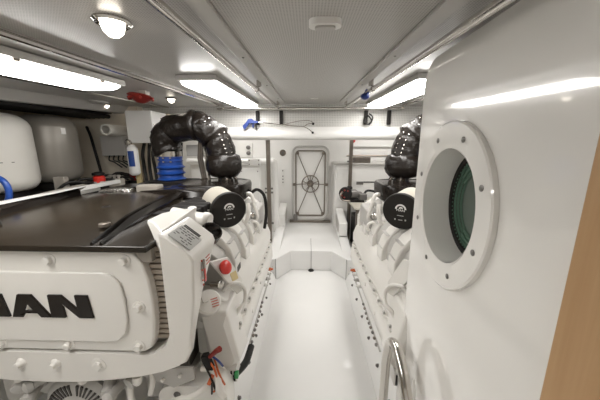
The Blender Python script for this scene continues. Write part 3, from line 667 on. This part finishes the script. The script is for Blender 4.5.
    for k in range(3): mk('hose', B().tube([(-1.6+.1*k, 2.2, 1.15), (-1.38+.08*k, 2.28+.05*k, 1.22), (-1.2+.06*k, 2.32+.05*k, 1.21), (-1.05, 2.5, 1.1)], .016, 8, smooth=5), RUB, G)
    MIR[0] = False
    return G
engine(False)
engine(True)

# ------------------------------------------------------------------ lagged exhaust elbows
def elbow(mirror):
    MIR[0] = mirror
    t = thing('exhaust_elbow', (-.95, 2.35, 1.25), 'black lagged exhaust elbow arching over the rear of the engine with the red button' if not mirror else 'black lagged exhaust elbow standing behind the edge of the white door', 'duct')
    path = catmull([Vector(p) for p in ((-1.215, 2.34, 1.475), (-1.235, 2.33, 1.56), (-1.17, 2.32, 1.66), (-.95, 2.31, 1.70), (-.90, 2.31, 1.685), (-.79, 2.31, 1.60), (-.745, 2.31, 1.49), (-.735, 2.31, 1.42))], 7)
    random.seed(4)
    b = B(); n = len(path); up = None; rings = []
    for i, p in enumerate(path):
        tg = (path[min(i+1, n-1)]-path[max(i-1, 0)]).normalized(); bi = Vector((0, 1, 0)); u2 = tg.cross(bi).normalized()
        base = .116 + (.012 if i in (20, 21, 34, 35) else 0) - (.012 if i in (22, 13, 36) else 0)
        rings.append([p+(u2*math.cos(2*math.pi*j/28)+bi*math.sin(2*math.pi*j/28))*(base+.005*math.sin(j*1.7+i*.9)+random.uniform(-.003, .003)) for j in range(28)])
    b.loft(rings); mk('lagging_jacket', b, LAG, t, auto=80)
    b = B(); rings = []
    for z, r in ((1.46, .09), (1.445, .125), (1.40, .140), (1.34, .142), (1.30, .13), (1.275, .10), (1.268, .07)):
        rings.append([(-.725+(r+.006*math.sin(j*2.3+z*90))*1.05*math.cos(2*math.pi*j/26), 2.30+(r+.005*math.sin(j*1.9+z*50))*math.sin(2*math.pi*j/26), z+.005*math.sin(j*1.3)) for j in range(26)])
    b.loft(rings); mk('lower_jacket', b, LAG, t, auto=80)
    # lacing studs and wire along the outer seams
    for i in range(2, n-3):
        if i % 2: continue
        p = path[i]; tg = (path[i+1]-path[i-1]).normalized(); u2 = tg.cross(Vector((0, 1, 0))).normalized()
        if 16 < i < 30: continue
        if u2.z < -.2 and abs(u2.x) < .5: u2 = -u2
        for da in (-.22, .22) if i > 22 else (.2,):
            dirv = (u2*math.cos(-.75+da)+Vector((0, 1, 0))*math.sin(-.75+da)).normalized()
            q = p+dirv*.118
            mk('lacing_stud', B().lathe(q, dirv, [(0, .006), (.005, .006), (.007, .003)], 8), STEEL, t)
    for k in range(5):
        a = -1.9+.5*k; mk('tie_wire', B().tube([(-.725+.06*math.cos(a), 2.3+.07*math.sin(a), 1.285), (-.725+.1*math.cos(a+.3), 2.3+.1*math.sin(a+.3), 1.25), (-.74+.07*math.cos(a), 2.3+.07*math.sin(a), 1.215)], .010, 6, smooth=3), DST if k % 2 else RUB, t)
    mk('pipe_stub', B().cyl((-.725, 2.3, 1.20), (-.725, 2.3, 1.32), .06), DST, t)
    b = B(); b.cyl((-1.215, 2.34, 1.33), (-1.215, 2.34, 1.485), .096, 36); mk('steel_collar', b, STEEL, t)
    b = B(); prof = [(0, .085)]
    for k in range(3): prof += [(.012+.052*k, .098), (.028+.052*k, .120), (.044+.052*k, .100)]
    prof += [(.165, .1), (.225, .100)]
    b.lathe((-1.215, 2.34, 1.215), (0, 0, 1), prof, 36); mk('silicone_hose', b, BLUE, t, label='bright blue ribbed hose')
    for z in (1.40, 1.43): 
        b = B(); b.lathe((-1.215, 2.34, z-.006), (0, 0, 1), [(0, .101), (.002, .104), (.010, .104), (.012, .101)], 32); mk('hose_clamp', b, BLUD, t)
        for k in range(3): a = R(-120+30*k); mk('clamp_screw', B().box(-1.215+.105*math.cos(a)-.008, -1.215+.105*math.cos(a)+.008, 2.34+.108*math.sin(a)-.008, 2.34+.108*math.sin(a)+.006, z-.006, z+.006), STEEL, t)
    for x in (-.95, -.93):
        mk('strut', B().tube([(x, 2.40, 1.20), (x-.03, 2.40, 1.42), (x+.0, 2.38, 1.60)], .016, 10), DST, t)
    mk('strut', B().tube([(-.92, 2.36, 1.58), (-.86, 2.30, 1.22)], .014, 8), STEEL, t)
    mk('flange_plate', B().box(-1.10, -.90, 2.42, 2.45, 1.44, 1.54), WG, t, bevel=.004)
    MIR[0] = False
elbow(False); elbow(True)

# ------------------------------------------------------------------ outboard shelf with tanks and plumbing
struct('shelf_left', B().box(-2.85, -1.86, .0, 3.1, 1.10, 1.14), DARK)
struct('trim_11', B().box(-2.85, -1.87, 3.0, 3.1, 1.14, 1.98), BEI)
t = thing('shelf_rail', (-1.7, 1.5, 1.0), 'white flat-topped guard rail along the tank shelf, left of the engine', 'rail')
mk('top_bar', B().box(-1.725, -1.68, .3, 2.33, 1.205, 1.235), WALL, t, bevel=.004)
for y in (.9, 1.52): mk('support_arm', B().box(-1.90, -1.685, y-.018, y+.018, 1.165, 1.206), WALL, t, bevel=.003)
mk('lower_bar', B().box(-1.93, -1.86, .3, 2.4, 1.141, 1.166), WG, t)
def tank(x, y, z0, r, h, m, name, label, rt=.45):
    t = thing(name, (x, y, z0), label, 'tank')
    prof = [(0, r*.45), (.01, r*.62)]+[(r*rt*(1-math.cos(R(a))), r*.62+r*.38*math.sin(R(a))) for a in range(15, 91, 15)]+[(h-r*.5, r)]+[(h-r*.5+r*.5*math.sin(R(a)), r*(.35+.65*math.cos(R(a)))) for a in range(15, 91, 15)]+[(h, .001)]
    mk('shell', B().lathe((x, y, z0), (0, 0, 1), prof, 48), m, t, auto=50)
    mk('foot_ring', B().lathe((x, y, z0-.06), (0, 0, 1), [(0, r*.6), (.07, r*.6)], 28), BLM, t)
    return t
tk = tank(-2.31, 2.36, 1.215, .215, .575, SIL, 'pressure_tank', 'dark grey pressure tank with a rounded top, behind the white tank on the shelf')
mk('tank_cap', B().lathe((-2.31, 2.36, 1.785), (0, 0, 1), [(0, .014), (.012, .014), (.014, .008)], 10), DST, tk)
mk('tank_label', B().prism([(R(-20), 1.63), (R(-11), 1.63), (R(-11), 1.68), (R(-20), 1.68)], (.2155, .217), lambda u, v, q: (-2.31+q*math.cos(u), 2.36+q*math.sin(u), v)), LBL, tk, label='small white sticker')
tk = tank(-2.25, 1.88, 1.205, .215, .56, TNK, 'water_tank', 'off-white rounded water tank at the left edge of the photo')
mk('tank_mark', B().prism([(R(-38), 1.42), (R(-18), 1.42), (R(-18), 1.425), (R(-38), 1.425)], (.2155, .217), lambda u, v, q: (-2.25+q*math.cos(u), 1.88+q*math.sin(u), v)), INK, tk)
mk('blue_hose', B().tube([(-1.97, 1.50, 1.32), (-1.87, 1.50, 1.365), (-1.79, 1.50, 1.34), (-1.765, 1.50, 1.28), (-1.79, 1.50, 1.21), (-1.88, 1.5, 1.155)], .016, 12, smooth=6), BLUE, label='short bright blue hose curving down in front of the white tank', cat='hose')
for j in range(4):
    y0 = 1.3
    pts = [(-1.97+.025*j, y0+.3*i, 1.165+.012*j+.01*math.sin(i*1.7+j)) for i in range(5)]
    mk('shelf_pipe', B().tube(pts, .014-.002*j, 10, smooth=4), (DST, COP, RUB, TAU)[j], label=('dull steel pipe lying along the shelf edge before the tanks', 'copper pipe lying along the shelf edge', 'black hose lying along the shelf edge', 'taupe pipe lying highest along the shelf edge')[j], cat='pipe')
mk('junction_box', B().box(-2.06, -1.97, 2.08, 2.13, 1.155, 1.285), TAU, label='small grey junction box at the foot of the grey tank', cat='box', bevel=.006)
for i, (x, y, z, lab) in enumerate(((-1.90, 2.36, 1.155, 'small pump with a red cap beside the foot of the grey tank'), (-1.84, 2.78, 1.155, 'small pump with a dark red body near the end of the white shelf rail'))):
    t = thing('water_pump', (x, y, z-.015), lab, 'pump')
    mk('base', B().box(x-.05, x+.05, y-.05, y+.05, 1.14, 1.17), BLM, t, bevel=.004)
    mk('motor', B().lathe((x, y, 1.17), (0, 0, 1), [(0, .042), (.03, .042), (.035, .048), (.085+.03*i, .048), (.10+.03*i, .03)], 20), REDD if i else RED, t)
    mk('motor_head', B().lathe((x, y, 1.27+.03*i), (0, 0, 1), [(0, .05), (.02, .05), (.03, .02)], 12), BLM, t)
    mk('port', B().lathe((x+.04, y-.03, 1.20), (1, -.4, 0), [(0, .018), (.04, .018)], 10), LBL, t)
t = thing('valve_manifold', (-1.86, 2.5, 1.145), 'pale brass valve block among the hoses between the two small pumps', 'valve')
mk('body', B().box(-1.92, -1.80, 2.48, 2.56, 1.14, 1.22), CREAM, t, bevel=.01)
for k in range(3): mk('valve_stem', B().lathe((-1.90+.04*k, 2.50, 1.22), (0, 0, 1), [(0, .012), (.02, .012), (.022, .02), (.035, .02)], 10), TAU, t)
random.seed(12)
for k in range(9):
    x = random.uniform(-2.0, -1.85); y = 2.05+.08*k
    mk('shelf_hose', B().tube([(x-.1, y, 1.16), (x-.02, y+.05, 1.22+.03*random.random()), (x+.06, y+.18, 1.20+.02*random.random()), (x, y+.34, 1.165)], .012, 8, smooth=5), RUB, label='tangled black hose on the shelf by the grey tank, %s from the camera' % ORD[k], cat='hose', group='tangled black hoses on the shelf')
# corner panel: cabinets, pvc pipe, filter
struct('trim_12', B().box(-2.85, -1.5, 2.92, 2.99, 1.14, 1.86), BEI)
mk('cupboard', B().box(-1.76, -1.50, 2.62, 2.90, 1.555, 1.86), WALL, label='cream box cupboard under the ceiling between the pipe end and the lagged elbow', cat='cupboard', bevel=.008)
mk('control_box', B().box(-2.18, -1.93, 2.80, 2.915, 1.42, 1.63), WG, label='grey control box on the panel under the open pipe end', cat='box', bevel=.006)
b = B(); cc = lambda y, r: [(-1.955+r*math.cos(2*math.pi*i/28), y, 1.682+r*math.sin(2*math.pi*i/28)) for i in range(28)]
b.loft([cc(2.80, .0005), cc(2.80, .040), cc(2.60, .040), cc(2.60, .054), cc(2.92, .054), cc(2.92, .0005)], caps=False)
mk('plastic_pipe', b, TNK, label='short grey-white pipe with an open end beside the cream cupboard', cat='pipe')
t = thing('fuel_filter', (-1.73, 2.62, 1.2), 'upright steel filter with a blue label on the panel', 'filter')
mk('bowl', B().lathe((-1.73, 2.62, 1.24), (0, 0, 1), [(0, .03), (.02, .05), (.26, .05), (.275, .042), (.30, .02)], 28), LBL, t)
mk('label_band', B().loft([[(-1.73+q*math.cos(R(a_)), 2.62+q*math.sin(R(a_)), z_) for q, z_ in ((.0503, 1.33), (.0515, 1.33), (.0515, 1.48), (.0503, 1.48))] for a_ in range(-110, -44, 8)]), BLUE, t, label='blue label')
mk('filter_stand', B().box(-1.75, -1.71, 2.66, 2.70, 1.10, 1.50), YEL, t)
mk('gauge', B().lathe((-1.74, 2.60, 1.56), (0, -1, 0), [(0, .03), (.02, .03), (.022, .02)], 20), STEEL, t)
mk('neck', B().cyl((-1.73, 2.62, 1.52), (-1.735, 2.61, 1.55), .012), COP, t)
for k in range(8):
    x = -1.68+.055*k; mk('riser_hose', B().tube([(x, 2.75, 1.556), (x+.01*math.sin(k*2), 2.70, 1.44), (x-.01, 2.72, 1.30), (x+.01, 2.70, 1.0), (x, 2.72, .0)], .016, 8, smooth=5), RUB, label='upright black hose under the cream cupboard, %s from the left of the bundle' % ORD[k], cat='hose', group='upright black hoses under the cupboard')
for k in range(4): mk('cable', B().tube([(-2.1+.05*k, 2.80, 1.425), (-2.09+.05*k, 2.77, 1.38), (-2.04+.05*k, 2.77, 1.36), (-1.98+.05*k, 2.80, 1.30)], .007, 6, smooth=4), RUB, label='thin black cable hanging below the grey control box, %s from the left' % ORD[k], cat='cable', group='cables below the control box')
mk('vent_hose', B().tube([(-2.30, 2.80, 1.72), (-2.24, 2.76, 1.62), (-2.20, 2.74, 1.45), (-2.16, 2.74, 1.16)], .013, 8, smooth=5), RUB, label='black hose running down the beige panel right of the grey tank', cat='hose')
random.seed(3)
for k in range(6):
    mk('overhead_cable', B().tube([(-2.12-.052*k, .2, 1.832), (-2.125-.052*k, 1.2, 1.836), (-2.12-.052*k, 2.2, 1.834), (-2.125-.052*k, 2.9, 1.832)], .022, 8, smooth=5), RUB, label='black cable above the tanks, %s from the walkway side of the bundle' % ORD[k], cat='cable', group='overhead cables above the tanks')
struct('dark_space_sheet', B().box(-2.85, -2.10, -.5, 2.92, 1.86, 1.88), DARK)  # dark sheet standing in for the shaded space above the tanks

# ------------------------------------------------------------------ far bay
for x, y, z0, lab in ((-.485, 3.28, .262, 'dull steel post under the beam left of the round-cornered hatch'), (.615, 3.89, .0, 'dull steel post under the beam right of the round-cornered hatch')):
    t = thing('support_post', (x, y, z0), lab, 'post')
    mk('tube', B().box(x-.024, x+.024, y-.024, y+.024, z0, 1.62 if x < 0 else 1.95), DST, t, bevel=.006)
    mk('foot_plate', B().box(x-.06, x+.06, y-.05, y+.05, z0, z0+.012), DST, t)
    for z in (1.0, .95, .55) if x < 0 else (1.3,): mk('lug', B().box(x-.05, x+.05, y-.012, y+.012, z-.01, z+.01), BOLT, t)
t = thing('cabinet', (-1.1, 4.1, 0), 'white cabinet in the far bay left of the left post', 'cabinet')
mk('body', B().box(-1.75, -.70, 3.92, 4.37, .0, 1.25), WALL, t, bevel=.012)
mk('top', B().box(-1.77, -.68, 3.90, 4.37, 1.25, 1.275), WG, t, bevel=.004)
mk('panel', B().box(-1.0, -.72, 3.905, 3.92, .7, 1.2), WALL, t, bevel=.004)
for x, z in ((-.98, 1.15), (-.74, 1.15)): mk('screw', B().lathe((x, 3.905, z), (0, -1, 0), [(0, .009), (.004, .006)], 8), BOLT, t)
t = thing('vent_pipe', (-.9, 3.75, 1.25), 'thick white horizontal pipe with a bolted coupling left of the left post', 'pipe')
mk('pipe', B().tube([(-1.7, 3.75, 1.30), (-.62, 3.75, 1.30), (-.52, 3.76, 1.29), (-.47, 3.78, 1.22), (-.47, 3.78, .27)], .045, 18, smooth=4), WALL, t)
mk('coupling', B().box(-.83, -.66, 3.69, 3.72, 1.25, 1.345), WALL, t, bevel=.006)
for x in (-.81, -.68):
    for z in (1.27, 1.325): mk('coupling_bolt', B().lathe((x, 3.69, z), (0, -1, 0), [(0, .009), (.008, .007)], 8), BOLT, t)
t = thing('round_vent', (-.415, 4.33, 1.40), 'small round grey vent on the bulkhead left of the hatch', 'vent')
mk('rim', B().lathe((-.405, 4.34, 1.405), (0, -1, 0), [(0, .052), (.01, .05), (.012, .04), (.006, .036)], 28), DST, t)
mk('centre', B().lathe((-.405, 4.335, 1.405), (0, -1, 0), [(0, .022), (.008, .02)], 18), BOLT, t)
t = thing('switch_strip', (-.41, 4.33, 1.0), 'narrow strip of small dark switches on the bulkhead left of the hatch', 'switch')
mk('plate', B().box(-.43, -.385, 4.325, 4.34, .86, 1.16), LBL, t, bevel=.003)
for z in (.92, .97, 1.02, 1.11): mk('switch', B().box(-.415, -.40, 4.318, 4.326, z, z+.02), BOLT, t)
t = thing('valve_cluster', (-.95, 3.88, 1.4), 'two dark round valves on a white plate beside the lagged elbow', 'valve')
mk('plate', B().box(-1.12, -.90, 4.34, 4.378, 1.33, 1.56), LBL, t, bevel=.003)
for z in (1.40, 1.49): mk('valve_knob', B().lathe((-.96, 4.34, z), (0, -1, 0), [(0, .035), (.03, .03), (.035, .01)], 14), BOLT, t)
t = thing('cabinet', (.95, 4.0, 0), 'white cabinet in the far bay right of the hatch, behind the bench', 'cabinet')
mk('body', B().box(.40, 1.9, 3.95, 4.37, .262, 1.245), WALL, t, bevel=.012)
mk('top', B().box(.385, 1.9, 3.93, 4.37, 1.245, 1.27), WG, t, bevel=.004)
mk('drawer_slot', B().box(.72, 1.03, 3.944, 3.952, .985, 1.0), DARK, t); mk('drawer_latch', B().box(.72, .82, 3.94, 3.952, .955, 1.0), BOLT, t)
mk('side_panel', B().box(.43, .62, 3.94, 3.95, .72, 1.20), WALL, t, bevel=.004)
mk('tray', B().box(.66, .92, 3.98, 4.12, 1.27, 1.36), DST, label='small steel tray on top of the cabinet behind the right post', cat='tray', bevel=.008)
mk('wall_light', B().box(.70, 1.5, 4.33, 4.378, 1.50, 1.54), WALL, label='thin white batten on the far bulkhead right of the hatch', cat='batten', bevel=.004)
mk('pipe', B().tube([(.62, 4.37, 1.36), (1.8, 4.37, 1.36)], .012, 8), DST, label='thin steel pipe along the far bulkhead over the right cabinet', cat='pipe')
mk('warning_knob', B().lathe((.71, 4.38, 1.60), (0, -1, 0), [(0, .04), (.03, .04), (.05, .02)], 16), RED, label='red knob high on the far bulkhead behind the right post', cat='knob')
t = thing('workbench', (.74, 3.4, 0), 'small steel-legged bench with a pale top right of the hatch', 'bench')
mk('top', B().prism([(.565, 3.12), (.98, 3.12), (.98, 3.82), (.535, 3.82)], (.768, .795), XY), CREAM, t, bevel=.006)
for x in (.60, .75, .94): mk('leg', B().box(x-.014, x+.014, 3.15, 3.178, .17, .77), DST, t)
for x in (.60, .94): mk('leg', B().box(x-.014, x+.014, 3.74, 3.768, .0, .77), DST, t)
mk('stretcher', B().box(.60, .94, 3.155, 3.173, .735, .768), DST, t)
mk('storage_bin', B().box(.62, .96, 3.25, 3.7, .0, .60), DARK, label='black bin stowed under the pale-topped bench', cat='bin', bevel=.01)
t = thing('air_pump', (.60, 3.55, .795), 'black and dark red compact pump with knobs on the corner of the bench', 'pump')
mk('base', B().box(.56, .74, 3.44, 3.62, .795, .82), BLM, t)
mk('motor', B().lathe((.54, 3.53, .885), (1, .1, 0), [(-.02, .03), (0, .062), (.10, .066), (.14, .04), (.18, .034)], 18), BOLT, t)
mk('fan', B().lathe((.50, 3.50, .90), (-.4, -1, .1), [(-.03, .07), (.0, .090), (.02, .082), (.03, .04)], 18), BLM, t)
b = B()
for k in range(7): q_ = 2*math.pi*k/7; b.ball((.495+.05*math.cos(q_), 3.47, .90+.05*math.sin(q_)), .013, seg=8)
mk('fan_bolts', b, REDD, t)
mk('knob', B().lathe((.555, 3.52, .955), (0, 0, 1), [(0, .03), (.02, .042), (.045, .024)], 12), BLM, t)
mk('outlet', B().box(.68, .78, 3.46, 3.56, .82, .90), BOLT, t, bevel=.008)
mk('pipe', B().tube([(.46, 3.47, .93), (.43, 3.46, .88), (.46, 3.46, .82), (.56, 3.46, .81)], .012, 8, smooth=5), DST, t)
mk('folded_cloth', B().box(.74, .92, 3.26, 3.38, .796, .83), mat('navy_cloth', (.03, .07, .13), .8, bump=.6), label='folded navy cloth on the bench beside the pump', cat='cloth', bevel=.01)
mk('hose', B().tube([(.74, 3.5, .85), (.80, 3.6, .92), (.92, 3.6, .91), (1.05, 3.55, .86), (1.2, 3.5, .7)], .016, 10, smooth=6), RUB, label='black hose looping from the pump across the bench', cat='hose')
# low boxes either side of the raised walkway
for sgn, lab in ((-1, 'white wedge-topped locker left of the raised walkway before the hatch'), (1, 'white wedge-topped locker right of the raised walkway before the hatch')):
    X = lambda x: x if sgn < 0 else .08-x
    b = B(); ly = 0 if sgn < 0 else -.40
    b.prism([(3.80+ly, .341), (3.80+ly, .52), (4.28+ly*.9, .60), (4.28+ly*.9, .341)], (X(-.45), X(-.34)), YZ)
    lk = mk('locker', b, WALL, label=lab, cat='locker', bevel=.01)
    b = B(); b.prism([(3.88+ly, .37), (3.88+ly, .50), (4.2+ly, .55), (4.2+ly, .37)], (X(-.339), X(-.334)), YZ); mk('locker_door', b, WG, lk)
for o in list(bpy.data.objects):
    if '_' in o: del o['_']
